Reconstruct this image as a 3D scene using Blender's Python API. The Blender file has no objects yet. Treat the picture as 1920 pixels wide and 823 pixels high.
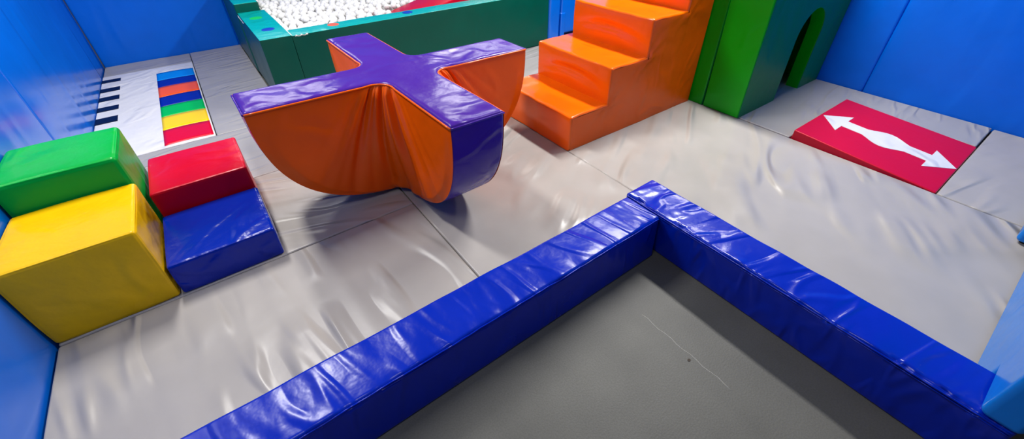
import bpy, bmesh, math, random
from mathutils import Vector, Matrix, noise
random.seed(7)
scene = bpy.context.scene
col = scene.collection
PI = math.pi

# ------------------------------------------------------------------ camera
cd = bpy.data.cameras.new('camera'); cam = bpy.data.objects.new('camera', cd); col.objects.link(cam)
R_ = Vector((0.8062, -0.59158, -0.00855)); D_ = Vector((-0.3589, -0.47751, -0.80198)); F_ = Vector((0.47035, 0.64962, -0.59729))
m = Matrix.Identity(4)
for i in range(3):
    m[i][0] = R_[i]; m[i][1] = -D_[i]; m[i][2] = -F_[i]
CAM = Vector((0, 0, 1.5)); m.translation = CAM
cam.matrix_world = m
FPX, CY = 776.03, 359.93
cd.sensor_width = 36; cd.sensor_fit = 'HORIZONTAL'; cd.lens = FPX / 1920 * 36
cd.shift_y = -(411.5 - CY) / 1920
cd.clip_start = 0.05
scene.camera = cam
def in_frame(p, margin=15):
    v = Vector(p) - CAM
    z = v.dot(F_)
    if z < .1: return False
    x = v.dot(R_) / z * FPX + 960; y = v.dot(D_) / z * FPX + CY
    return -margin < x < 1920 + margin and -margin < y < 823 + margin

# ------------------------------------------------------------------ materials
def lin(c):
    return tuple(((x / 255) / 12.92 if x / 255 < .04045 else ((x / 255 + .055) / 1.055) ** 2.4) for x in c) + (1,)
ALB = .9                                                     # lamps are a little brighter than white paper needs
def alb(c): return tuple(x * ALB for x in lin(c)[:3]) + (1,)
def vinyl(name, rgb, rough=.28, wr=.0, ws=(6, 1.2, 6), wa=0, fine=.15, spec=.28, mask=True, smudge=.05, dist=1.2, coat=0):
    """glossy PVC cover: large folds (stretched ridged noise, strength wr), fine puckers, slight rub marks"""
    ma = bpy.data.materials.new(name); ma.use_nodes = True
    nt = ma.node_tree; N = nt.nodes; L = nt.links
    b = N['Principled BSDF']
    b.inputs['Specular IOR Level'].default_value = spec
    if coat:
        b.inputs['Coat Weight'].default_value = coat; b.inputs['Coat Roughness'].default_value = .12
    tc = N.new('ShaderNodeTexCoord')
    # rub marks
    n0 = N.new('ShaderNodeTexNoise'); n0.inputs['Scale'].default_value = 5; n0.inputs['Detail'].default_value = 5
    L.new(tc.outputs['Object'], n0.inputs['Vector'])
    mr = N.new('ShaderNodeMapRange'); mr.inputs['From Min'].default_value = .3; mr.inputs['From Max'].default_value = .7
    mr.inputs['To Min'].default_value = 1 - smudge; mr.inputs['To Max'].default_value = 1 + smudge * .4
    L.new(n0.outputs['Fac'], mr.inputs['Value'])
    mx = N.new('ShaderNodeMix'); mx.data_type = 'RGBA'; mx.blend_type = 'MULTIPLY'; mx.inputs['Factor'].default_value = 1
    mx.inputs['A'].default_value = alb(rgb); L.new(mr.outputs['Result'], mx.inputs['B'])
    L.new(mx.outputs['Result'], b.inputs['Base Color'])
    rr = N.new('ShaderNodeMapRange'); rr.inputs['To Min'].default_value = rough * .8; rr.inputs['To Max'].default_value = rough * 1.25
    L.new(n0.outputs['Fac'], rr.inputs['Value']); L.new(rr.outputs['Result'], b.inputs['Roughness'])
    prev = None
    if wr:
        mp = N.new('ShaderNodeMapping'); mp.vector_type = 'POINT'
        mp0 = N.new('ShaderNodeMapping'); mp0.inputs['Rotation'].default_value = (0, 0, -wa)
        L.new(tc.outputs['Object'], mp0.inputs['Vector'])
        mp.inputs['Scale'].default_value = ws
        L.new(mp0.outputs['Vector'], mp.inputs['Vector'])
        n1 = N.new('ShaderNodeTexNoise'); n1.inputs['Scale'].default_value = 1; n1.inputs['Detail'].default_value = 1.2
        n1.inputs['Roughness'].default_value = .35; n1.inputs['Distortion'].default_value = dist * .3
        L.new(mp.outputs['Vector'], n1.inputs['Vector'])
        s = N.new('ShaderNodeMath'); s.operation = 'SUBTRACT'; s.inputs[1].default_value = .5; L.new(n1.outputs['Fac'], s.inputs[0])
        a = N.new('ShaderNodeMath'); a.operation = 'ABSOLUTE'; L.new(s.outputs[0], a.inputs[0])
        r = N.new('ShaderNodeMapRange'); r.interpolation_type = 'SMOOTHSTEP'
        r.inputs['From Min'].default_value = 0; r.inputs['From Max'].default_value = .12
        r.inputs['To Min'].default_value = 1; r.inputs['To Max'].default_value = 0
        L.new(a.outputs[0], r.inputs['Value'])
        h = r.outputs['Result']
        if mask:
            n2 = N.new('ShaderNodeTexNoise'); n2.inputs['Scale'].default_value = 1.9; n2.inputs['Detail'].default_value = 1
            L.new(tc.outputs['Object'], n2.inputs['Vector'])
            k = N.new('ShaderNodeMapRange'); k.interpolation_type = 'SMOOTHSTEP'
            k.inputs['From Min'].default_value = .38; k.inputs['From Max'].default_value = .6
            L.new(n2.outputs['Fac'], k.inputs['Value'])
            q = N.new('ShaderNodeMath'); q.operation = 'MULTIPLY'
            L.new(h, q.inputs[0]); L.new(k.outputs['Result'], q.inputs[1]); h = q.outputs[0]
        ad = N.new('ShaderNodeMath'); ad.operation = 'ADD'; L.new(h, ad.inputs[0]); L.new(n1.outputs['Fac'], ad.inputs[1])
        bu = N.new('ShaderNodeBump'); bu.inputs['Strength'].default_value = 1; bu.inputs['Distance'].default_value = wr
        L.new(ad.outputs[0], bu.inputs['Height']); prev = bu
    if fine:
        n3 = N.new('ShaderNodeTexNoise'); n3.inputs['Scale'].default_value = 14; n3.inputs['Detail'].default_value = 3
        n3.inputs['Roughness'].default_value = .45
        L.new(tc.outputs['Object'], n3.inputs['Vector'])
        b2 = N.new('ShaderNodeBump'); b2.inputs['Strength'].default_value = 1; b2.inputs['Distance'].default_value = fine * .02
        L.new(n3.outputs['Fac'], b2.inputs['Height'])
        if prev: L.new(prev.outputs['Normal'], b2.inputs['Normal'])
        prev = b2
    if prev: L.new(prev.outputs['Normal'], b.inputs['Normal'])
    return ma

M = {}
GREY = (176, 171, 166)
M['grey_y'] = vinyl('grey vinyl folds along', GREY, .30, .011, (6.0, .9, 4), math.radians(10), .03)
M['grey_x'] = vinyl('grey vinyl folds across', GREY, .30, .008, (1.4, 7, 5), math.radians(-20), .06)
M['grey_d'] = vinyl('grey vinyl folds diagonal', GREY, .30, .018, (.8, 4.2, 4), math.radians(32), .05, .42)
M['grey_far'] = vinyl('grey vinyl tight folds', (166, 164, 164), .33, .007, (1.5, 9, 5), math.radians(10), .06)
M['beam'] = vinyl('royal blue vinyl', (0, 42, 184), .25, .003, (9, 2.2, 3), .25, .14, .27, mask=False)
M['beam2'] = vinyl('royal blue vinyl across', (0, 42, 184), .2, .0045, (2.2, 9, 3), -.25, .16, .4, mask=False)
M['blue_block'] = vinyl('deep blue vinyl', (0, 40, 165), .2, .006, (2, 7, 5), .9, .25)
M['yellow'] = vinyl('yellow vinyl', (250, 196, 0), .3, .004, (5, 3, 4), .5, .3)
M['green'] = vinyl('green vinyl', (0, 172, 62), .3, .003, (4, 4, 4), .5, .15, .16)
M['red'] = vinyl('red vinyl', (206, 0, 42), .3, .003, (4, 4, 4), .5, .15, .18)
M['red2'] = vinyl('crimson vinyl', (206, 0, 44), .34, 0, fine=.06)
M['orange'] = vinyl('orange vinyl', (255, 106, 0), .22, .004, (4, 4, 4), .5, .15, .42)
M['orange_s'] = vinyl('orange vinyl side', (255, 98, 0), .3, .003, (4, 4, 4), 0, .12, smudge=.03)
M['purple'] = vinyl('purple vinyl', (76, 36, 158), .24, .004, (5, 5, 5), .3, .13, .32)
M['wall'] = vinyl('blue wall vinyl', (0, 114, 238), .2, .003, (3, 3, .4), 0, .03, .9)
M['wall_r'] = vinyl('blue wall vinyl matt', (0, 104, 222), .36, .004, (3, 3, .7), 0, .1, .25)
M['sky'] = vinyl('light blue vinyl', (14, 132, 232), .24, .006, (5, 5, 2), .4, .15)
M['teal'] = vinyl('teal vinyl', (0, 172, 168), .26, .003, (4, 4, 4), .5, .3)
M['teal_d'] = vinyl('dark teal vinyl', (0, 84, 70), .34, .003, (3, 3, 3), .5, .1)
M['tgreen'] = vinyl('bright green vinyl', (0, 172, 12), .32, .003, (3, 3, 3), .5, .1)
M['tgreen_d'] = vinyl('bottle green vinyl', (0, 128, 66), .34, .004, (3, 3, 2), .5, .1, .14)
M['white'] = vinyl('white vinyl', (228, 228, 230), .34, .006, (3, 6, 5), .6, .2, smudge=.03)
M['plastic'] = vinyl('white plastic', (250, 250, 250), .25, 0, fine=0, smudge=0)
M['navy'] = vinyl('navy vinyl', (6, 22, 70), .3, 0, fine=.1)
M['ink'] = vinyl('black blue vinyl', (6, 16, 48), .4, 0, fine=.05)
M['seam'] = vinyl('dark seam', (18, 22, 34), .7, 0, fine=0)
M['seam_glint'] = vinyl('pale seam thread and glint', (235, 235, 225), .35, 0, fine=.1)
KEYS = [('key red', (222, 0, 46)), ('key yellow', (255, 214, 0)), ('key green', (0, 190, 80)), ('key dark blue', (0, 34, 160)),
        ('key orange', (255, 92, 22)), ('key blue', (0, 34, 160)), ('key sky', (0, 140, 238))]
for n, c in KEYS: M[n] = vinyl(n + ' vinyl', c, .34, 0, fine=.1, smudge=.03)
M['dot_g'] = vinyl('dot green', (30, 205, 90), .3, 0, fine=0); M['dot_b'] = vinyl('dot blue', (0, 60, 180), .3, 0, fine=0)
M['dot_o'] = vinyl('dot orange', (255, 100, 60), .3, 0, fine=0)

def floor_mat_():
    ma = bpy.data.materials.new('dark rubber floor'); ma.use_nodes = True
    nt = ma.node_tree; N = nt.nodes; L = nt.links; b = N['Principled BSDF']
    tc = N.new('ShaderNodeTexCoord')
    n = N.new('ShaderNodeTexNoise'); n.inputs['Scale'].default_value = 3; n.inputs['Detail'].default_value = 8
    L.new(tc.outputs['Object'], n.inputs['Vector'])
    cr = N.new('ShaderNodeValToRGB'); e = cr.color_ramp.elements
    e[0].position = .3; e[0].color = alb((98, 98, 95)); e[1].position = .7; e[1].color = alb((110, 110, 106))
    L.new(n.outputs['Fac'], cr.inputs['Fac'])
    # fine specks
    v = N.new('ShaderNodeTexNoise'); v.inputs['Scale'].default_value = 160; v.inputs['Detail'].default_value = 2
    L.new(tc.outputs['Object'], v.inputs['Vector'])
    mr = N.new('ShaderNodeMapRange'); mr.inputs['From Min'].default_value = .35; mr.inputs['From Max'].default_value = .65
    mr.inputs['To Min'].default_value = .93; mr.inputs['To Max'].default_value = 1.06
    L.new(v.outputs['Fac'], mr.inputs['Value'])
    mx = N.new('ShaderNodeMix'); mx.data_type = 'RGBA'; mx.blend_type = 'MULTIPLY'; mx.inputs['Factor'].default_value = 1
    L.new(cr.outputs['Color'], mx.inputs['A']); L.new(mr.outputs['Result'], mx.inputs['B'])
    L.new(mx.outputs['Result'], b.inputs['Base Color'])
    b.inputs['Roughness'].default_value = .5; b.inputs['Specular IOR Level'].default_value = .25
    bu = N.new('ShaderNodeBump'); bu.inputs['Distance'].default_value = .0006; L.new(v.outputs['Fac'], bu.inputs['Height'])
    L.new(bu.outputs['Normal'], b.inputs['Normal'])
    return ma
M['floor'] = floor_mat_()
M['scuff'] = vinyl('pale scuff', (205, 203, 195), .6, 0, fine=0)
M['stain'] = vinyl('brown stain', (70, 60, 52), .6, 0, fine=0)

# ------------------------------------------------------------------ object helpers
def tag(o, label=None, cat=None, group=None, kind=None):
    if label: o['label'] = label
    if cat: o['category'] = cat
    if group: o['group'] = group
    if kind: o['kind'] = kind
    return o
def thing(name, loc, label, cat, group=None):
    o = bpy.data.objects.new(name, None); col.objects.link(o); o.location = loc; o.empty_display_size = .1
    return tag(o, label, cat, group)
def obj(name, bm, mat, parent=None, origin=None, wn=False, smooth=True):
    """verts in world coordinates; stored relative to the top-level thing's base (or origin)"""
    off = Vector((0, 0, 0)); p = parent
    while p is not None: off += Vector(p.location); p = p.parent
    loc = Vector(origin) if origin is not None else Vector((0, 0, 0))
    if parent is not None: loc = Vector((0, 0, 0))
    sh = off + loc
    bmesh.ops.recalc_face_normals(bm, faces=bm.faces[:]) if wn else None
    for v in bm.verts: v.co -= sh
    me = bpy.data.meshes.new(name); bm.to_mesh(me); bm.free()
    me.materials.append(mat)
    for f in me.polygons: f.use_smooth = smooth
    o = bpy.data.objects.new(name, me); col.objects.link(o)
    if parent is not None: o.parent = parent
    else: o.location = loc
    if wn:
        w = o.modifiers.new('wn', 'WEIGHTED_NORMAL'); w.keep_sharp = False; w.weight = 90
    return o
def ticks(lo, hi, r, step):
    n = max(1, round((hi - lo - 2 * r) / step))
    t = [0, .12, .3, .55, .8, 1]
    return [lo + r * x for x in t] + [lo + r + (hi - lo - 2 * r) * i / n for i in range(1, n)] + [hi - r * x for x in reversed(t)]
def puffy(b, r=.02, step=.06, disp=None, bottom=True):
    """rounded box (x0,x1,y0,y1,z0,z1) on a fine grid, optional displacement disp(p, n) -> Vector"""
    x0, x1, y0, y1, z0, z1 = b
    A = [ticks(x0, x1, r, step), ticks(y0, y1, r, step), ticks(z0, z1, r, step)]
    lo = (x0, y0, z0); hi = (x1, y1, z1)
    bm = bmesh.new(); cache = {}
    def vert(p):
        k = tuple(round(c, 5) for c in p)
        if k in cache: return cache[k]
        q = Vector([min(max(p[i], lo[i] + r), hi[i] - r) for i in range(3)]); d = Vector(p) - q
        n = d.normalized() if d.length > 1e-9 else Vector((0, 0, 1))
        w = q + n * r
        if disp: w = w + disp(w, n)
        cache[k] = bm.verts.new(w); return cache[k]
    for ax in range(3):
        u, v = (ax + 1) % 3, (ax + 2) % 3
        for side in (0, 1):
            if ax == 2 and side == 0 and not bottom: continue
            for i in range(len(A[u]) - 1):
                for j in range(len(A[v]) - 1):
                    P = []
                    for (a, c) in ((i, j), (i + 1, j), (i + 1, j + 1), (i, j + 1)):
                        p = [0, 0, 0]; p[ax] = (lo, hi)[side][ax]; p[u] = A[u][a]; p[v] = A[v][c]; P.append(vert(p))
                    if side == 0: P.reverse()
                    try: bm.faces.new(P)
                    except ValueError: pass
    return bm
def split(bm, test):
    """returns a new bmesh with the faces where test(face) is true, removing them from bm"""
    sel = [f for f in bm.faces if test(f)]
    nb = bmesh.new(); mp = {}
    for f in sel:
        vs = []
        for v in f.verts:
            if v not in mp: mp[v] = nb.verts.new(v.co)
            vs.append(mp[v])
        nb.faces.new(vs)
    bmesh.ops.delete(bm, geom=sel, context='FACES')
    return nb
def prism(pts, axis, lo, hi, r=.012, seg=3, ang=25):
    """polygon (2-D points in the other two axes) extruded along an axis, edges rounded"""
    bm = bmesh.new()
    def P(q, t):
        if axis == 0: return (t, q[0], q[1])
        if axis == 1: return (q[0], t, q[1])
        return (q[0], q[1], t)
    a = [bm.verts.new(P(q, lo)) for q in pts]; b = [bm.verts.new(P(q, hi)) for q in pts]
    bm.faces.new(a); bm.faces.new(b); n = len(pts)
    for i in range(n): bm.faces.new((a[i], a[(i + 1) % n], b[(i + 1) % n], b[i]))
    bmesh.ops.recalc_face_normals(bm, faces=bm.faces[:])
    if r:
        es = [e for e in bm.edges if len(e.link_faces) == 2 and e.calc_face_angle(0) > math.radians(ang)]
        bmesh.ops.bevel(bm, geom=es, offset=r, segments=seg, affect='EDGES', profile=.5, clamp_overlap=True)
    return bm
def tube(path, r, n=8, closed=False):
    bm = bmesh.new(); P = [Vector(p) for p in path]; rings = []
    up = Vector((0, 0, 1))
    for i, p in enumerate(P):
        a = P[i - 1] if (i or closed) else P[i]; c = P[(i + 1) % len(P)] if (i < len(P) - 1 or closed) else P[i]
        t = (c - a).normalized(); s = t.cross(up)
        if s.length < 1e-4: s = Vector((1, 0, 0))
        s.normalize(); w = s.cross(t)
        rings.append([bm.verts.new(p + s * r * math.cos(2 * PI * k / n) + w * r * math.sin(2 * PI * k / n)) for k in range(n)])
    rng = range(len(P)) if closed else range(len(P) - 1)
    for i in rng:
        A, B = rings[i], rings[(i + 1) % len(P)]
        for k in range(n): bm.faces.new((A[k], A[(k + 1) % n], B[(k + 1) % n], B[k]))
    if not closed:
        bm.faces.new(rings[0]); bm.faces.new(rings[-1])
    bmesh.ops.recalc_face_normals(bm, faces=bm.faces[:])
    return bm
def nz(p, f, seed=0): return noise.noise(Vector(p) * f + Vector((seed * 13.7, seed * 7.1, seed * 3.3)))
def wob(amp, f, seed=0, bulge=0, b=None):
    def d(p, n):
        o = n * (amp * nz(p, f, seed))
        if bulge and b:
            k = 1.0
            for i in range(3):
                t = (p[i] - b[2 * i]) / (b[2 * i + 1] - b[2 * i])
                if abs(n[i]) < .6: k *= max(0, 4 * t * (1 - t))
            o += n * bulge * k
        return o
    return d

# ------------------------------------------------------------------ the room
ZF = -.06                                                     # bare floor; the grey mats are 6 cm thick, their tops at z = 0
bm = prism([(-1.1, -1.6), (5.0, -1.6), (5.0, 6.3), (-1.1, 6.3)], 2, ZF - .1, ZF, 0)
fl = obj('floor', bm, M['floor'], origin=(0, 0, ZF), smooth=False); tag(fl, kind='structure')
# scuff and stain on the bare floor
pts = []
sc = obj('scuff_mark', tube([(1.150 + .004 * math.sin(i * 1.7), .60 - .43 * i / 14, ZF + .0002) for i in range(15)], .0009, 6), M['scuff'], fl)
sb = bmesh.new(); bmesh.ops.create_circle(sb, cap_ends=True, segments=14, radius=.007)
for v in sb.verts: v.co = Vector((1.127 + v.co.x * (1 + .3 * random.random()), .341 + v.co.y * .8, ZF + .0012))
obj('stain', sb, M['stain'], fl, smooth=False)

def wall(name, axis, at, thick, spans, z0, z1, mat, r=.02, amp=.004):
    """a backing board and the padded panels fixed to it; spans run along the other axis"""
    lo, hi = spans[0], spans[-1]; s = 1 if thick > 0 else -1
    bk = at + thick
    def bx(a0, a1, c0, c1): return (min(a0, a1), max(a0, a1), c0, c1, z0, z1) if axis == 0 else (c0, c1, min(a0, a1), max(a0, a1), z0, z1)
    b = bx(bk, bk + s * .04, lo, hi)
    root = obj(name, puffy(b, .004, 2.0), M['seam'], origin=(b[0], b[2], z0)); tag(root, kind='structure')
    for i in range(len(spans) - 1):
        b = bx(at, bk, spans[i] + .001, spans[i + 1] - .001)
        o = obj('wall_panel', puffy(b, r, .12, wob(amp, 1.7, i + hash(name) % 5 * 0)), mat, root)
    return root
wall('wall_left', 0, -.935, -.06, (-.75, .81, 3.385, 5.95), -.055, 1.7, M['wall'])
wall('wall_back', 1, 5.95, .06, (-.935, .335, 2.2, 4.53), -.055, 1.7, M['wall_r'])
wall('wall_right', 0, 4.53, .06, (-.33, .972, 2.55, 5.95), -.055, 1.7, M['wall_r'])

# ------------------------------------------------------------------ grey floor mats
def matdisp(amp, f, seed):
    def d(p, n):
        if n.z < .3: return Vector((0, 0, 0))
        return Vector((0, 0, amp * (nz(p, f, seed) - .15)))
    return d
def floor_mat(x0, x1, y0, y1, mat, label, seed, amp=.003, z1=0.0, z0=None):
    g = .0025
    b = (x0 + g, x1 - g, y0 + g, y1 - g, ZF if z0 is None else z0, z1)
    o = obj('floor_mat', puffy(b, .009, .07, matdisp(amp, 2.6, seed)), M[mat], origin=((x0 + x1) / 2, (y0 + y1) / 2, b[4]))
    return tag(o, label, 'floor mat', 'grey floor mats')
XS, XR, XG = .655, 1.7775, 3.19
YB = 1.040                                                    # outer face of the long beam
floor_mat(-.93, XS, YB, 1.894, 'grey_y', 'grey floor mat between the long blue beam and the yellow block', 1)
floor_mat(-.93, XS, 1.894, 2.754, 'grey_x', 'grey floor mat under the blue and yellow blocks and the left arm of the rocker', 2)
floor_mat(-.93, XS, 2.754, 3.546, 'grey_far', 'grey floor mat strip between the red block and the piano mat', 3)
floor_mat(XS, XR, YB, 3.73, 'grey_d', 'grey floor mat under the orange and purple rocker', 4, .004)
floor_mat(-.175, .34, 3.546, 5.94, 'grey_far', 'grey floor mat between the piano mat and the teal ball pit', 5)
floor_mat(-.93, -.175, 5.575, 5.94, 'grey_far', 'narrow grey floor mat between the piano mat and the back blue wall', 6)
floor_mat(.34, XS, 3.546, 3.73, 'grey_far', 'small grey floor mat along the front corner of the ball pit', 7)
floor_mat(XR, XG, -.43, 2.75, 'grey_d', 'large wrinkled grey floor mat in front of the orange steps and red arrow wedge', 8, .004)
floor_mat(XR, 3.6, 2.75, 3.73, 'grey_far', 'grey floor mat behind the orange steps before the ball pit', 9)
floor_mat(XG, 4.525, -.43, .1035, 'grey_x', 'grey floor mat at the narrow low end of the red arrow wedge', 10)
# the mat that wraps two sides of the red wedge
pts = [(XG + .003, .955), (4.09, .955), (4.09, .112), (4.522, .112), (4.522, 2.5), (XG + .003, 2.5)]
o = obj('floor_mat', prism(pts, 2, ZF, .004, .009), M['grey_far'], origin=(3.8, 1.2, ZF), wn=True)
tag(o, 'L-shaped grey floor mat around the red arrow wedge and under the green arch', 'floor mat', 'grey floor mats')

# ------------------------------------------------------------------ piano mat
pm = thing('piano_mat', (-.55, 4.56, ZF), 'white floor mat printed as a piano with coloured and black keys', 'play mat')
b = (-.93, -.178, 3.55, 5.572, ZF, .003)
obj('mat_body', puffy(b, .008, .08, matdisp(.003, 2.2, 21)), M['white'], pm)
def patch(quad, z, mat, name, parent, wave=0, label=None, seed=0):
    """thin welded patch lying on the mat; quad is x0,x1,y0,y1, front and back edges may wave"""
    x0, x1, y0, y1 = quad; bm = bmesh.new(); nx, ny = 14, 6; G = []
    for j in range(ny + 1):
        row = []
        for i in range(nx + 1):
            x = x0 + (x1 - x0) * i / nx
            y = y0 + (y1 - y0) * j / ny + wave * math.sin(2.6 * i / nx + .6)
            d = matdisp(.003, 2.2, 21)(Vector((x, y, .003)), Vector((0, 0, 1)))
            row.append(bm.verts.new((x, y, .003 + d.z + z)))
        G.append(row)
    for j in range(ny):
        for i in range(nx): bm.faces.new((G[j][i], G[j][i + 1], G[j + 1][i + 1], G[j + 1][i]))
    ret = bmesh.ops.extrude_face_region(bm, geom=bm.faces[:])
    for v in [g for g in ret['geom'] if isinstance(g, bmesh.types.BMVert)]: v.co.z -= z + .001
    bmesh.ops.recalc_face_normals(bm, faces=bm.faces[:])
    o = obj(name, bm, mat, parent)
    if label: o['label'] = label
    return o
ys = [3.570, 3.858, 4.142, 4.385, 4.626, 4.900, 5.105, 5.350]
kl = ['red key', 'yellow key', 'green key', 'dark blue key below the orange key', 'orange key', 'dark blue key above the orange key', 'sky blue key']
for i in range(7):
    patch((-.497, -.188, ys[i], ys[i + 1]), .0012 + .0001 * i, M[KEYS[i][0]], 'colour_key', pm, .018, kl[i])
for i, yc in enumerate((4.36, 4.63, 4.89, 5.135, 5.407)):
    h = (.066, .055, .056, .055, .048)[i]
    patch((-.928, -.783, yc - h, yc + h), .0014, M['ink'], 'black_key', pm, 0, 'black key' if i == 0 else None)

# ------------------------------------------------------------------ four step blocks
def block(name, b, mat, label, seed, r=.016, bulge=.008):
    o = obj(name, puffy(b, r, .045, wob(.003, 4.5, seed, bulge * .5, b)), M[mat], origin=((b[0] + b[1]) / 2, (b[2] + b[3]) / 2, b[4]))
    return tag(o, label, 'soft play block', 'soft play step blocks')
block('foam_block', (-.93, -.497, 1.902, 2.336, 0, .392), 'yellow', 'tall yellow soft block against the left blue wall', 31)
block('foam_block', (-.487, -.050, 1.902, 2.336, 0, .172), 'blue_block', 'low dark blue soft block, the lowest step', 32, .014, .005)
block('foam_block', (-.485, -.055, 2.348, 2.765, 0, .298), 'red', 'red soft block behind the blue block', 33, .014, .005)
block('foam_block', (-.93, -.508, 2.348, 2.742, 0, .525), 'green', 'green soft block behind the yellow block, the tallest of the four', 34, .022)

# ------------------------------------------------------------------ blue beams
def beam(loc, b, run, inner, mat, label, seed, flare):
    """run: axis it runs along; inner: sign of the face towards the bare floor"""
    root = thing('balance_beam', loc, label, 'beam', 'blue border beams')
    ac = 1 - run; top = b[5]
    fi = b[2 * ac] if inner < 0 else b[2 * ac + 1]
    w = b[2 * ac + 1] - b[2 * ac]
    def d(p, n):
        o = Vector((0, 0, 0)); s = p[run]
        e = abs(p[ac] - fi) / w                                # 0 at the inner edge
        if n.z > .1:
            pk = nz((s, 0, 0), 9, seed) + .6 * nz((s, 0, 0), 23, seed + 1)
            o.z += .015 * pk * max(0, 1 - e * 1.5) ** 1.5 + .006 * nz((p.x, p.y, 0), 6, seed)
        if n[ac] * inner > .1:
            pk = nz((s, 0, 0), 9, seed) + .6 * nz((s, 0, 0), 23, seed + 1)
            zt = max(0, 1 - (top - p.z) / .05)
            o[ac] += inner * .006 * pk * zt
            ph = (s * .8 + (top - p.z) * .9)
            o[ac] += inner * .005 * nz((ph, 0, 0), 7, seed + 3) * min(1, (p.z - b[4]) / .05)
        k = max(0, (top - p.z) / (top - b[4]))
        o[ac] += inner * flare * k * max(0, 1 - e)
        return o
    bm = puffy(b, .014, .022, d)
    tp = split(bm, lambda f: f.normal.z > .62)
    bm.normal_update()
    obj('side_cover', bm, M[mat], root); obj('top_cover', tp, M[mat], root)
    L0, L1 = b[2 * run] + .01, b[2 * run + 1] - .01
    for off, rr in ((.010, .0032), (.021, .0022)):
        path = []
        n = int((L1 - L0) / .012)
        for i in range(n + 1):
            s = L0 + (L1 - L0) * i / n
            pk = nz((s, 0, 0), 9, seed) + .6 * nz((s, 0, 0), 23, seed + 1)
            zt = max(0, 1 - off / .05)
            q = [0, 0, top - off + .003 * pk]
            q[run] = s; q[ac] = fi + inner * (.0012 + .006 * pk * zt + flare * off / (top - b[4]))
            path.append(q)
        obj('piping', tube(path, rr, 6), M[mat], root)
    return root
beam((.28, .93, ZF), (-.92, 1.4875, .824, 1.034, ZF, .193), 0, -1, 'beam', 'long blue beam running from the lower left, butting against the other beam', 41, .016)
beam((1.594, .3, ZF), (1.488, 1.702, -.425, 1.046, ZF, .205), 1, -1, 'beam2', 'blue beam running to the light blue wall pad at the right', 47, -.03)

# ------------------------------------------------------------------ light blue wall pads at the right
pad = thing('wall_pad', (2.2, -.38, 0), 'light blue padded wall end standing on the tip of the blue beam', 'wall pad')
prof = [(1.481, .205), (1.708, .205), (1.708, .007), (2.83, .007), (2.83, 2.0), (1.481, 2.0)]
obj('cover', prism(prof, 1, -.432, -.335, .022, 4), M['sky'], pad, wn=True)
pad = thing('wall_pad', (3.7, -.38, 0), 'blue wall pad corner at the right edge beyond the light blue pad', 'wall pad')
b = (2.985, 4.52, -.43, -.262, .012, 2.0)
obj('cover', puffy(b, .02, .1, wob(.003, 2, 5)), M['sky'], pad)
b = (3.0, 4.5, -.415, -.28, .004, .014)
obj('under_shade', puffy(b, .004, .3), M['seam'], pad)  # dark strip put in as the shadow beneath the raised pad

# ------------------------------------------------------------------ red wedge with the arrow
wd = thing('wedge_mat', (3.62, .53, ZF), 'red wedge mat with a white double-headed arrow', 'wedge mat')
HW = .062
def wz(y): return .002 + HW * (y - .108) / (.944 - .108)
pts = [(.105, ZF), (.105, wz(.105)), (.945, wz(.945)), (.945, ZF)]
obj('cover', prism(pts, 0, 3.196, 4.078, .008), M['red2'], wd, wn=True)
cx = 3.612
half = [(0, .925), (.163, .775), (.058, .775), (.058, .66)]
for i in range(9):
    t = i / 8; half.append((.058 + .066 * math.sin(PI * t) ** 1.3, .64 - .26 * t))
half += [(.058, .36), (.058, .255), (.158, .255), (0, .108)]
out = [(cx + x, y) for x, y in half] + [(cx - x, y) for x, y in reversed(half[1:-1])]
bm = prism(out, 2, 0, .002, 0)
for v in bm.verts: v.co.z += wz(v.co.y)
ar = obj('arrow', bm, M['white'], wd, smooth=False); ar['label'] = 'white double-headed arrow with a bulging middle'

# ------------------------------------------------------------------ orange steps
st = thing('soft_steps', (2.5, 2.16, 0), 'orange soft play steps of four treads', 'soft play steps')
SX = [1.776, 2.118, 2.476, 2.846, 3.160]; RISE = .2555; NS = 4; Y0, Y1 = 1.778, 2.552
def stair_profile():
    """dense outline in x,z with the name of the panel each span belongs to"""
    P = []; r = .016
    for k in range(NS):
        x = SX[k]; zb, zt = RISE * k, RISE * (k + 1)
        n = 9
        for i in range(n): P.append((x, zb + (zt - r - zb) * i / n, 'riser', k))
        for a in range(5):
            t = PI - PI / 2 * a / 4
            P.append((x + r + r * math.cos(t), zt - r + r * math.sin(t), 'riser' if a < 2 else 'tread', k))
        x2 = SX[k + 1]; n = 10
        for i in range(1, n): P.append((x + r + (x2 - x - r) * i / n, zt, 'tread', k))
    n = 16
    for i in range(n): P.append((SX[-1], RISE * NS * (1 - i / n), 'back_panel', 0))
    n = 20
    for i in range(n): P.append((SX[-1] - (SX[-1] - SX[0]) * i / n, 0.0, 'base_panel', 0))
    return P
SP = stair_profile()
def inset(P, d):
    n = len(P); out = []
    for i in range(n):
        a, b_, c = P[i - 1], P[i], P[(i + 1) % n]
        n1 = Vector((-(b_[1] - a[1]), b_[0] - a[0])).normalized(); n2 = Vector((-(c[1] - b_[1]), c[0] - b_[0])).normalized()
        s = (n1 + n2)
        if s.length < 1e-6: s = n1
        s.normalize(); k = 1 / max(.5, s.dot(n1))
        out.append((b_[0] - s.x * d * k, b_[1] - s.y * d * k))
    return out                                                 # outward normal is to the left of travel
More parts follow.
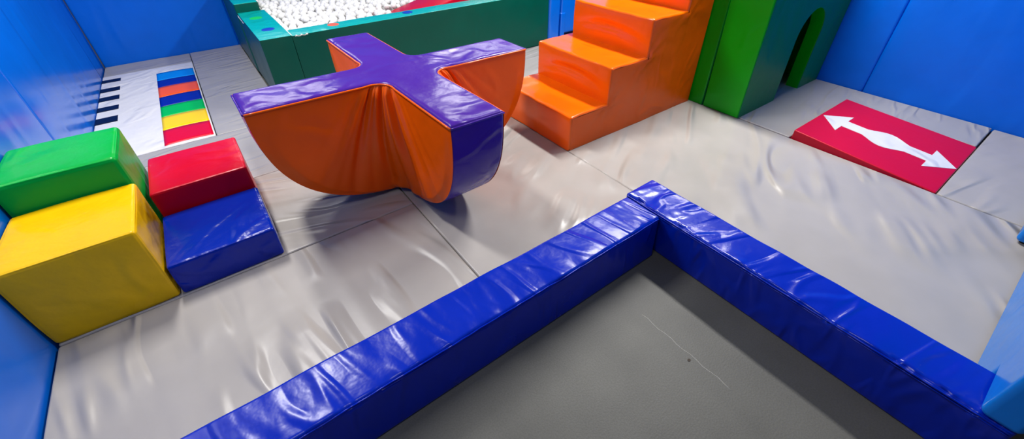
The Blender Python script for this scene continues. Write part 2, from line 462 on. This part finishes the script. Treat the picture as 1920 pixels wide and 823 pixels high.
def stair_disp(p, kind, k):
    x, y, z = p
    o = Vector((0, 0, 0))
    v = (y - Y0) / (Y1 - Y0)
    if kind == 'riser':
        t = (z - RISE * k) / RISE
        # vinyl bulges and rucks towards the near bottom corner of each riser
        o.x += -.010 * math.sin(PI * min(1, max(0, t))) * math.sin(PI * min(1, max(0, v)))
        q = t - .28 - .45 * max(0, (.7 - v)) * (1 if v < .7 else 0) * 0 - .25 * math.sin(PI * v)
        if k: o.x += .026 * math.exp(-(q / .09) ** 2) * math.sin(PI * min(1, max(0, v)))
    if kind == 'tread':
        t = (x - SX[k]) / (SX[k + 1] - SX[k])
        o.z += -.010 * math.sin(PI * min(1, max(0, t))) * math.sin(PI * min(1, max(0, v))) + .003 * nz(p, 6, k)
        o.z += .004 * math.exp(-((t - .5 - .5 * (v - .5)) / .12) ** 2) * (1 if k == 0 else .4)
    if kind in ('riser', 'tread'): o += Vector((.003 * nz(p, 9, 2), 0, .003 * nz(p, 11, 3)))
    return o
bm = bmesh.new(); RS = .014
rows = []
ang = [0, 20, 45, 70, 90]
secs = [(RS * (1 - math.sin(math.radians(a))), Y0 + RS * (1 - math.cos(math.radians(a)))) for a in ang]
secs += [(0, Y0 + RS + (Y1 - Y0 - 2 * RS) * i / 22) for i in range(1, 22)]
secs += [(RS * (1 - math.sin(math.radians(a))), Y1 - RS * (1 - math.cos(math.radians(a)))) for a in reversed(ang)]
for d, y in secs:
    q = inset(SP, -d) if False else inset(SP, d)
    row = []
    for i, (x, z) in enumerate(q):
        p = Vector((x, y, max(z, 0)))
        p += stair_disp(p, SP[i][2], SP[i][3])
        row.append(bm.verts.new(p))
    rows.append(row)
n = len(SP)
kinds = sorted({(q[2], q[3]) for q in SP}); inv = {k: i for i, k in enumerate(kinds)}
lay = bm.faces.layers.int.new('k')
for j in range(len(rows) - 1):
    for i in range(n):
        f = bm.faces.new((rows[j][i], rows[j][(i + 1) % n], rows[j + 1][(i + 1) % n], rows[j + 1][i]))
        f[lay] = inv[(SP[i][2], SP[i][3])]
bmesh.ops.recalc_face_normals(bm, faces=bm.faces[:])
for kd in kinds:
    part = split(bm, lambda f: f[lay] == inv[kd])
    obj(kd[0], part, M['orange'], st)
bm.free()
def side_panel(y, s):
    """gridded stepped side sheet with gathers radiating from the inner corners"""
    bm = bmesh.new(); cache = {}
    xs = []
    for k in range(NS):
        a, b_ = SX[k] + (RS if k == 0 else 0), SX[k + 1] - (RS if k == NS - 1 else 0)
        xs += [(a + (b_ - a) * i / 12, k) for i in range(12)]
    xs = [x for x, _ in xs] + [SX[-1] - RS]
    def X(i): return xs[i]
    nzv = 10
    def V(i, j, ztop):
        k = (i, j)
        if k in cache: return cache[k]
        cache[k] = None
    def height(k): return RISE * (k + 1)
    zs = [RISE * k + RISE * j / 10 for k in range(NS) for j in range(10)] + [RISE * NS]
    vv = {}
    def vert(i, j):
        if (i, j) in vv: return vv[(i, j)]
        x, z = xs[i], zs[j]
        k = min(NS - 1, i // 12); 
        # pull the outline in by the corner radius
        if j == 0: z += .0
        if j % 10 == 0 and j > 0:
            kk = j // 10 - 1
            if i <= 12 * (kk + 1): z -= RS
        if i % 12 == 0 and i // 12 < NS and 0 < i:
            if j >= 10 * (i // 12): x += RS
        o = 0
        for c in range(NS):
            cxn, czn = SX[c], RISE * c
            if c == 0: continue
            dx, dz = x - cxn, z - czn; rr = math.hypot(dx, dz)
            if rr < 1e-6: continue
            th = math.atan2(dz, dx)
            o += .02 * math.sin(th * 9 + c) * math.exp(-rr / .06) * min(1, rr / .02)
        o += .004 * nz((x, 0, z), 5, 9)
        dd = RISE * (k + 1) - z
        dd = min(dd, x - SX[k] if z > RISE * k else math.hypot(x - SX[k], RISE * k - z), SX[-1] - x)
        if i % 12 == 0 and i // 12 > k: dd = min(dd, 0)
        o *= max(0, min(1, (dd - RS) / .02))
        vv[(i, j)] = bm.verts.new((x, y + s * o, z)); return vv[(i, j)]
    for i in range(len(xs) - 1):
        k = min(NS - 1, i // 12)
        for j in range(10 * (k + 1)):
            q = [vert(i, j), vert(i + 1, j), vert(i + 1, j + 1), vert(i, j + 1)]
            bm.faces.new(q if s < 0 else q[::-1])
    return bm
obj('side_panel', side_panel(Y0, -1), M['orange_s'], st); obj('side_panel', side_panel(Y1, 1), M['orange_s'], st)

# ------------------------------------------------------------------ green arch
def arch_outline(x0, x1, zt, a0, a1, zs):
    c = (a0 + a1) / 2; r = (a1 - a0) / 2
    P = [(x0, 0), (x0, zt), (x1, zt), (x1, 0), (a1, 0), (a1, zs * .5)]
    for i in range(17):
        t = PI * i / 16; P.append((c + r * math.cos(t), zs + r * math.sin(t)))
    P += [(a0, zs * .5), (a0, 0)]
    return P
def hollow_arch(root, y0, y1, tilt):
    """thick foam sides and top, an arched front of 10 cm and a face sheet over it"""
    def put(name, bm, mat, wn=False):
        if tilt: lean(bm)
        return obj(name, bm, M[mat], root, wn=wn)
    put('side_block', puffy((3.168, 3.335, y0 + .004, y1, 0, 1.02), .012, .09), 'tgreen')
    put('side_block', puffy((4.44, 4.515, y0 + .004, y1, 0, 1.02), .012, .09), 'tgreen')
    put('top_block', puffy((3.337, 4.438, y0 + .11, y1, .86, 1.02), .012, .09), 'tgreen')
    put('arch_front', prism(arch_outline(3.337, 4.438, 1.018, 3.722, 4.143, .505), 1, y0 + .004, y0 + .105, .004), 'tgreen', True)
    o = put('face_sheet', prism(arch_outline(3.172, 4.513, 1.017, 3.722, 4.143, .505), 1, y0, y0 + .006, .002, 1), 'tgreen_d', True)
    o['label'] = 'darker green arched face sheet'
def lean(bm):
    for v in bm.verts: v.co.x -= .032 * max(0, v.co.z) * max(0, min(1, (4.42 - v.co.x) / .4))
ga = thing('tunnel_arch', (3.84, 1.5, 0), 'green foam arch block facing the red arrow wedge', 'soft play arch')
hollow_arch(ga, 1.342, 1.652, True)
gb = thing('tunnel_arch', (3.84, 2.1, 0), 'second green foam arch block set behind the first, beside the orange steps', 'soft play arch')
hollow_arch(gb, 1.660, 2.50, False)
obj('back_panel', puffy((3.172, 4.51, 2.502, 2.55, 0, 1.02), .01, .2), M['tgreen_d'], gb)  # unseen back, added to shut lamp light out of the arch

# ------------------------------------------------------------------ cross-shaped rocker
RC = Vector((.8237, 2.2105)); RZ, RL, RW, RYAW, RTX, RTY = .684, .803, .139, .0218, -.0193, -.0031
RD, EX, RF = .672, 2.6, .085
rk = thing('rocker', (RC.x, RC.y, 0), 'purple and orange cross-shaped soft rocker on the grey mats', 'soft play rocker')
def RT(x, y, z):
    c, s = math.cos(RYAW), math.sin(RYAW)
    return Vector((RC.x + x * c - y * s, RC.y + x * s + y * c, RZ + RTX * x + RTY * y + z))
def rsd(x, y):
    x, y = abs(x), abs(y); c = RW + RF
    if x < c and y < c: return math.hypot(c - x, c - y) - RF
    return min(RW - y, RL - x) if x >= c else min(RW - x, RL - y)
def rtop(x, y):
    d = max(0, rsd(x, y)); R = .016
    z = 0 if d >= R else -(R - math.sqrt(max(0, R * R - (R - d) ** 2)))
    z += .006 * nz((x, y, 0), 4.5, 3) * min(1, d / .05) - .004 * min(1, d / .08)
    rr = math.hypot(x, y)
    # rucked cover at the arm ends, a stretch line across the middle
    if max(abs(x), abs(y)) > .5: z += .006 * nz((x, y, 1), 11, 5) * min(1, d / .03)
    z += .003 * math.exp(-((y - .06 + .5 * x * x) / .012) ** 2) * (1 if abs(x) < .17 else 0)
    return z
bm = bmesh.new(); cv = {}
def rv(x, y):
    k = (round(x, 4), round(y, 4))
    if k not in cv: cv[k] = bm.verts.new(RT(x, y, rtop(x, y)))
    return cv[k]
def tk(a, b_, n): return [a + (b_ - a) * i / n for i in range(n + 1)]
vs = [-RW, -RW + .003, -RW + .008, -RW + .016] + tk(-RW + .03, RW - .03, 10) + [RW - .016, RW - .008, RW - .003, RW]
c = RW + RF
us = tk(c, RL - .03, 26) + [RL - .016, RL - .008, RL - .003, RL]
def quad(P): 
    try: bm.faces.new([rv(*p) for p in P])
    except ValueError: pass
for (ax, s) in ((0, 1), (0, -1), (1, 1), (1, -1)):
    def X(u, v): return (s * u, v) if ax == 0 else (v, s * u)
    U = tk(RW, c, 6)[:-1] + us
    for i in range(len(U) - 1):
        for j in range(len(vs) - 1):
            quad([X(U[i], vs[j]), X(U[i + 1], vs[j]), X(U[i + 1], vs[j + 1]), X(U[i], vs[j + 1])])
for i in range(len(vs) - 1):
    for j in range(len(vs) - 1):
        quad([(vs[i], vs[j]), (vs[i + 1], vs[j]), (vs[i + 1], vs[j + 1]), (vs[i], vs[j + 1])])
for sx in (1, -1):
    for sy in (1, -1):
        rim = [(sx * (c - RF * math.cos(t)), sy * (c - RF * math.sin(t))) for t in tk(0, PI / 2, 12)]
        leg1 = [(sx * RW, sy * y) for y in tk(RW, c, 6)]; leg2 = [(sx * x, sy * RW) for x in tk(RW, c, 6)]
        inn = leg1[::-1] + leg2[1:]
        K = 5
        prev = inn
        for k in range(1, K + 1):
            t = [.35, .65, .85, .95, 1][k - 1]
            cur = [(a[0] + (b_[0] - a[0]) * t, a[1] + (b_[1] - a[1]) * t) for a, b_ in zip(inn, rim)]
            for i in range(len(inn) - 1):
                P = [prev[i], prev[i + 1], cur[i + 1], cur[i]]
                Q = []
                for p in P:
                    kk = (round(p[0], 4), round(p[1], 4))
                    if kk not in [(round(q[0], 4), round(q[1], 4)) for q in Q]: Q.append(p)
                if len(Q) >= 3: quad(Q)
            prev = cur
bmesh.ops.recalc_face_normals(bm, faces=bm.faces[:])
if sum(f.normal.z for f in bm.faces) < 0: bmesh.ops.reverse_faces(bm, faces=bm.faces[:])
obj('top_panel', bm, M['purple'], rk)
def rlen(z): return RL * max(0, 1 - (min(1, -z / RD)) ** EX) ** (1 / EX)
def side_sheet(sx, sy, seed, amp):
    bm = bmesh.new(); NT = 40; NA, NF = 40, 40; rows = []
    for it in range(NT + 1):
        t = it / NT; z = -.012 - (RD * .992 - .012) * (1 - (1 - t) ** 1.3)
        l = max(rlen(z), RW + .012); r = min(RF * (1 + 1.7 * math.sin(PI * t ** .8)), (l - RW) * .98)
        P = []
        for i in range(NA): P.append((RW + r + (l - RW - r) * (1 - i / NA), RW, 0, 1))
        for i in range(NF + 1):
            a = PI / 2 * i / NF
            P.append((RW + r - r * math.sin(a), RW + r - r * math.cos(a), math.sin(a), math.cos(a)))
        for i in range(1, NA + 1): P.append((RW, RW + r + (l - RW - r) * i / NA, 1, 0))
        # arc-length measured from the middle of the fillet
        S = [0]
        for i in range(1, len(P)): S.append(S[-1] + math.hypot(P[i][0] - P[i - 1][0], P[i][1] - P[i - 1][1]))
        mid = S[NA + NF // 2]; row = []
        tot = max(S[-1], .01)
        for i, (x, y, nx, ny) in enumerate(P):
            s = S[i] - mid
            ph = s / (.045 + .20 * t)                           # pleats fan out downwards from the corner
            edge = min(1, S[i] / .06, (S[-1] - S[i]) / .06)
            env = math.exp(-(ph / 2.1) ** 2) * min(1, t / .05) * (1 - .6 * t)
            f = amp * env * (1.2 * abs(math.sin(ph * 2.7 + .5 * seed)) + .6 * abs(math.sin(ph * 5.9 + 1.3 * seed)) - .9)
            f += .02 * math.exp(-((t - .9) / .08) ** 2) * math.exp(-((s + .015) / .05) ** 2)
            f += .006 * nz((x * sx, y * sy, z), 4, seed) * min(1, t * 6)
            f += .010 * math.sin(PI * t) * edge                # the foam bulges a little
            f *= max(0, edge) ** .7 * (1 if it < NT - 2 else .4)
            row.append(bm.verts.new(RT(sx * (x + nx * f), sy * (y + ny * f), z)))
        rows.append(row)
    for a in range(NT):
        for i in range(len(rows[0]) - 1):
            bm.faces.new((rows[a][i], rows[a][i + 1], rows[a + 1][i + 1], rows[a + 1][i]))
    bmesh.ops.recalc_face_normals(bm, faces=bm.faces[:])
    # outward check
    f = bm.faces[len(bm.faces) // 3]; cc = f.calc_center_median() - RT(0, 0, -.3)
    if f.normal.dot(Vector((cc.x, cc.y, 0))) < 0: bmesh.ops.reverse_faces(bm, faces=bm.faces[:])
    return bm
for i, (sx, sy) in enumerate(((-1, -1), (1, -1), (-1, 1), (1, 1))):
    obj('side_panel', side_sheet(sx, sy, i + 1, .036), M['orange_s'], rk)
    path = []
    for u in tk(RL, c, 16)[:-1]: path.append(RT(sx * u, sy * (RW + .001), -.014))
    for a in tk(0, PI / 2, 10): path.append(RT(sx * (c - RF * math.sin(a)), sy * (c - RF * math.cos(a)), -.012))
    for u in tk(c, RL, 16)[1:]: path.append(RT(sx * (RW + .001), sy * u, -.014))
    obj('piping', tube(path, .0055, 8), M['orange'], rk)
for ax in (0, 1):
    bm = bmesh.new(); rows = []
    N_ = 72
    for i in range(N_ + 1):
        a = PI * i / N_; cc, ss = math.cos(a), math.sin(a)
        x = RL * math.copysign(abs(cc) ** (2 / EX), cc); z = -RD * abs(ss) ** (2 / EX)
        row = []
        for v in vs:
            e = RW - abs(v); ins = .006 * max(0, 1 - e / .008) ** 2
            k = 1 - ins / RL
            bl = .006 * (1 - (v / RW) ** 2)
            X_, Z_ = x * (k + bl / RL), min(-.010, z * (k))
            X_ += .003 * nz((x, v, z), 6, 8 + ax)
            row.append(bm.verts.new(RT(X_, v, Z_) if ax == 0 else RT(v, X_, Z_)))
        rows.append(row)
    for i in range(N_):
        for j in range(len(vs) - 1): bm.faces.new((rows[i][j], rows[i + 1][j], rows[i + 1][j + 1], rows[i][j + 1]))
    bmesh.ops.recalc_face_normals(bm, faces=bm.faces[:])
    if sum(f.normal.z * f.calc_area() for f in bm.faces) > 0: bmesh.ops.reverse_faces(bm, faces=bm.faces[:])
    obj('underside_band', bm, M['purple'], rk)
    for s in (1, -1):
        path = [(RT(s * (RL + .003), v, -.013) if ax == 0 else RT(v, s * (RL + .003), -.013)) for v in tk(-RW, RW, 12)]
        obj('end_piping', tube(path, .005, 8), M['purple'], rk)

# ------------------------------------------------------------------ ball pit
pit = thing('ball_pit', (1.8, 4.8, 0), 'teal soft-walled ball pit filled with white balls', 'ball pit')
def soft(name, b, mat, top, parent, seed, r=.014, label=None):
    bm = puffy(b, r, .09, wob(.003, 3, seed))
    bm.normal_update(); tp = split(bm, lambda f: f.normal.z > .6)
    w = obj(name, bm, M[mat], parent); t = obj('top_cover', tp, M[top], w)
    if label: w['label'] = label
    return w
fw = soft('front_wall', (.5762, 3.235, 3.735, 3.930, 0, .553), 'teal_d', 'teal', pit, 61, .004)
lw = soft('left_wall', (.345, .5762, 3.733, 4.800, 0, .558), 'teal_d', 'teal', pit, 61, .004)
rw = soft('raised_wall', (.338, .545, 4.803, 5.93, 0, .636), 'teal_d', 'teal', pit, 63)
obj('right_wall', puffy((3.03, 3.235, 3.935, 5.93, 0, .553), .014, .1), M['teal_d'], pit)
obj('raised_white_floor', prism([(.56, 3.92), (3.04, 3.92), (3.04, 5.93), (.56, 5.93)], 2, .25, .33, 0), M['white'], pit, smooth=False)  # raised white bed added to keep gaps between the balls bright
def dot(x, y, z, r, mat, parent, label):
    bm = prism([(x + r * math.cos(2 * PI * i / 28), y + r * math.sin(2 * PI * i / 28)) for i in range(28)], 2, z, z + .0035, .001, 1)
    o = obj('dot', bm, M[mat], parent, wn=True); o['label'] = label
dot(.462, 4.03, .556, .05, 'dot_b', lw, 'blue round dot'); dot(.450, 4.49, .556, .052, 'dot_g', lw, 'green round dot')
dot(.939, 3.862, .552, .047, 'dot_o', fw, 'orange round dot'); dot(1.618, 3.855, .552, .047, 'dot_b', fw, 'dark blue round dot')
# stitched seam where the two rims meet, its glints painted white
obj('stitch_glint', tube([(.5765, 3.745 + .19 * i / 12, .552 + .003 * math.sin(i * 2.1)) for i in range(13)], .006, 6), M['seam_glint'], fw)
for i in range(1):
    obj('stitch_glint', tube([(.60 + .10 * k / 8, 3.741, .545 + .003 * math.sin(k * 1.9)) for k in range(9)], .007, 6), M['seam_glint'], fw)
obj('stitch_glint', tube([(.3465, 4.80 - .30 * k / 10, .535 - .012 * abs(math.sin(k * .9))) for k in range(11)], .006, 6), M['seam_glint'], lw)
# ramp that slides down into the balls
rp = thing('pit_slide', (2.4, 4.25, .33), 'red foam slide sloping into the white balls of the pit', 'slide')
pts = [(1.50, .332), (2.95, .332), (2.95, .735), (1.50, .405)]
bm = prism(pts, 1, 4.02, 4.46, .012); bm.normal_update()
tp = split(bm, lambda f: f.normal.z > .5)
obj('body', bm, M['red2'], rp); obj('slope', tp, M['red2'], rp)
# balls
BR = .030; cand = []; low = []; cells = {}
def drop(lst, z0, z1, tries):
    """drop balls at random wherever they do not touch the walls, the slide or each other"""
    for _ in range(tries):
        x, y, z = random.uniform(.613, 2.99), random.uniform(3.968, 5.88), random.uniform(z0, z1)
        if 3.975 < y < 4.505 and x > (1.585 if z > .462 else 1.46): continue
        k = (int(x / .07), int(y / .07), int(z / .07)); ok = True
        for dx in (-1, 0, 1):
            for dy in (-1, 0, 1):
                for dz in (-1, 0, 1):
                    for p in cells.get((k[0] + dx, k[1] + dy, k[2] + dz), ()):
                        if (p[0] - x) ** 2 + (p[1] - y) ** 2 + (p[2] - z) ** 2 < (2 * BR + .0006) ** 2: ok = False; break
                    if not ok: break
                if not ok: break
            if not ok: break
        if ok: cells.setdefault(k, []).append((x, y, z)); lst.append((x, y, z))
drop(cand, .474, .492, 12000); drop(low, .44, .474, 14000); drop(low, .364, .44, 16000)
vis = sorted([c_ for c_ in cand if in_frame(c_, 25)], key=lambda c_: (Vector(c_) - CAM).length)
hid = [c_ for c_ in cand if not in_frame(c_, 25)]
bm = bmesh.new(); bmesh.ops.create_icosphere(bm, subdivisions=3, radius=BR)
me = bpy.data.meshes.new('ball'); bm.to_mesh(me); bm.free(); me.materials.append(M['plastic'])
for f in me.polygons: f.use_smooth = True
first = None
for c_ in vis[:300]:
    o = first.copy() if first else bpy.data.objects.new('ball', me)
    first = first or o
    col.objects.link(o); o.location = c_
    tag(o, 'small white plastic ball lying in the teal ball pit', 'ball', 'white balls in the pit')
rest = vis[300:] + hid
sph = bmesh.new(); bmesh.ops.create_icosphere(sph, subdivisions=2, radius=BR)
V0 = [v.co.copy() for v in sph.verts]; F0 = [[v.index for v in f.verts] for f in sph.faces]; sph.free()
bm = bmesh.new()
for c_ in rest + low:
    vv = [bm.verts.new(v + Vector(c_)) for v in V0]
    for f in F0: bm.faces.new([vv[i] for i in f])
o = obj('balls', bm, M['plastic'], origin=(1.8, 4.8, .33)); tag(o, 'mass of white balls filling the rest of the ball pit', 'balls', kind='stuff')

# ------------------------------------------------------------------ blue pads between pit and steps
def upright(name, b, mat, label, seed, r=.03):
    o = obj(name, puffy(b, r, .06, wob(.006, 3.2, seed)), M[mat], origin=((b[0] + b[1]) / 2, (b[2] + b[3]) / 2, b[4])); return tag(o, label, 'wall pad')
upright('padded_post', (3.252, 3.425, 3.735, 3.93, 0, 1.6), 'wall', 'narrow blue padded post at the right end of the ball pit', 71, .04)
wp = thing('wall_pad', (3.9, 3.84, 0), 'bright blue padded panel behind the orange steps', 'wall pad')
obj('cover', puffy((3.438, 4.52, 3.74, 3.9, .064, 1.6), .025, .06, wob(.005, 4, 72)), M['wall'], wp)
obj('edge_strip', puffy((3.436, 3.498, 3.735, 3.80, 0, .30), .01, .05), M['wall'], wp)
o = obj('gap_shade', puffy((3.50, 4.5, 3.765, 3.9, 0, .07), .006, .1), M['navy'], wp); o['label'] = 'dark navy strip painted as the shaded gap under the panel'  # navy colour stands in for the dark gap below the raised panel

# ------------------------------------------------------------------ light
def area(name, loc, sx, sy, power, rot=(0, 0, 0), color=(1, 1, 1)):
    l = bpy.data.lights.new(name, 'AREA'); l.shape = 'RECTANGLE'; l.size = sx; l.size_y = sy; l.energy = power; l.color = color
    o = bpy.data.objects.new(name, l); col.objects.link(o); o.location = loc; o.rotation_euler = rot
    return o
WARM = (1, .975, .935)
for lx, ly, sx, sy, pw in ((3.2, 2.0, .22, 1.5, 142), (-.25, 3.3, .28, 1.0, 84), (-.45, .3, .7, .7, 15),  # the weak front one is an added fill for faces turned from the lamps
                           (1.0, 8.5, 1.5, .5, 60), (5.9, 8.6, 1.5, .5, 50), (3.5, 6.4, .6, .3, 34), (6.1, 3.1, .5, 1.4, 70)):
    area('ceiling_lamp_or_fill', (lx, ly, 3.1), sx, sy, pw, color=WARM)
w = bpy.data.worlds.new('world'); scene.world = w; w.use_nodes = True
bg = w.node_tree.nodes['Background']; bg.inputs['Color'].default_value = (1, .98, .95, 1); bg.inputs['Strength'].default_value = .045

vs_ = scene.view_settings
vs_.view_transform = 'Standard'; vs_.look = 'None'; vs_.gamma = 1; vs_.use_curve_mapping = False; vs_.exposure = .32
scene.cycles.max_bounces = 8
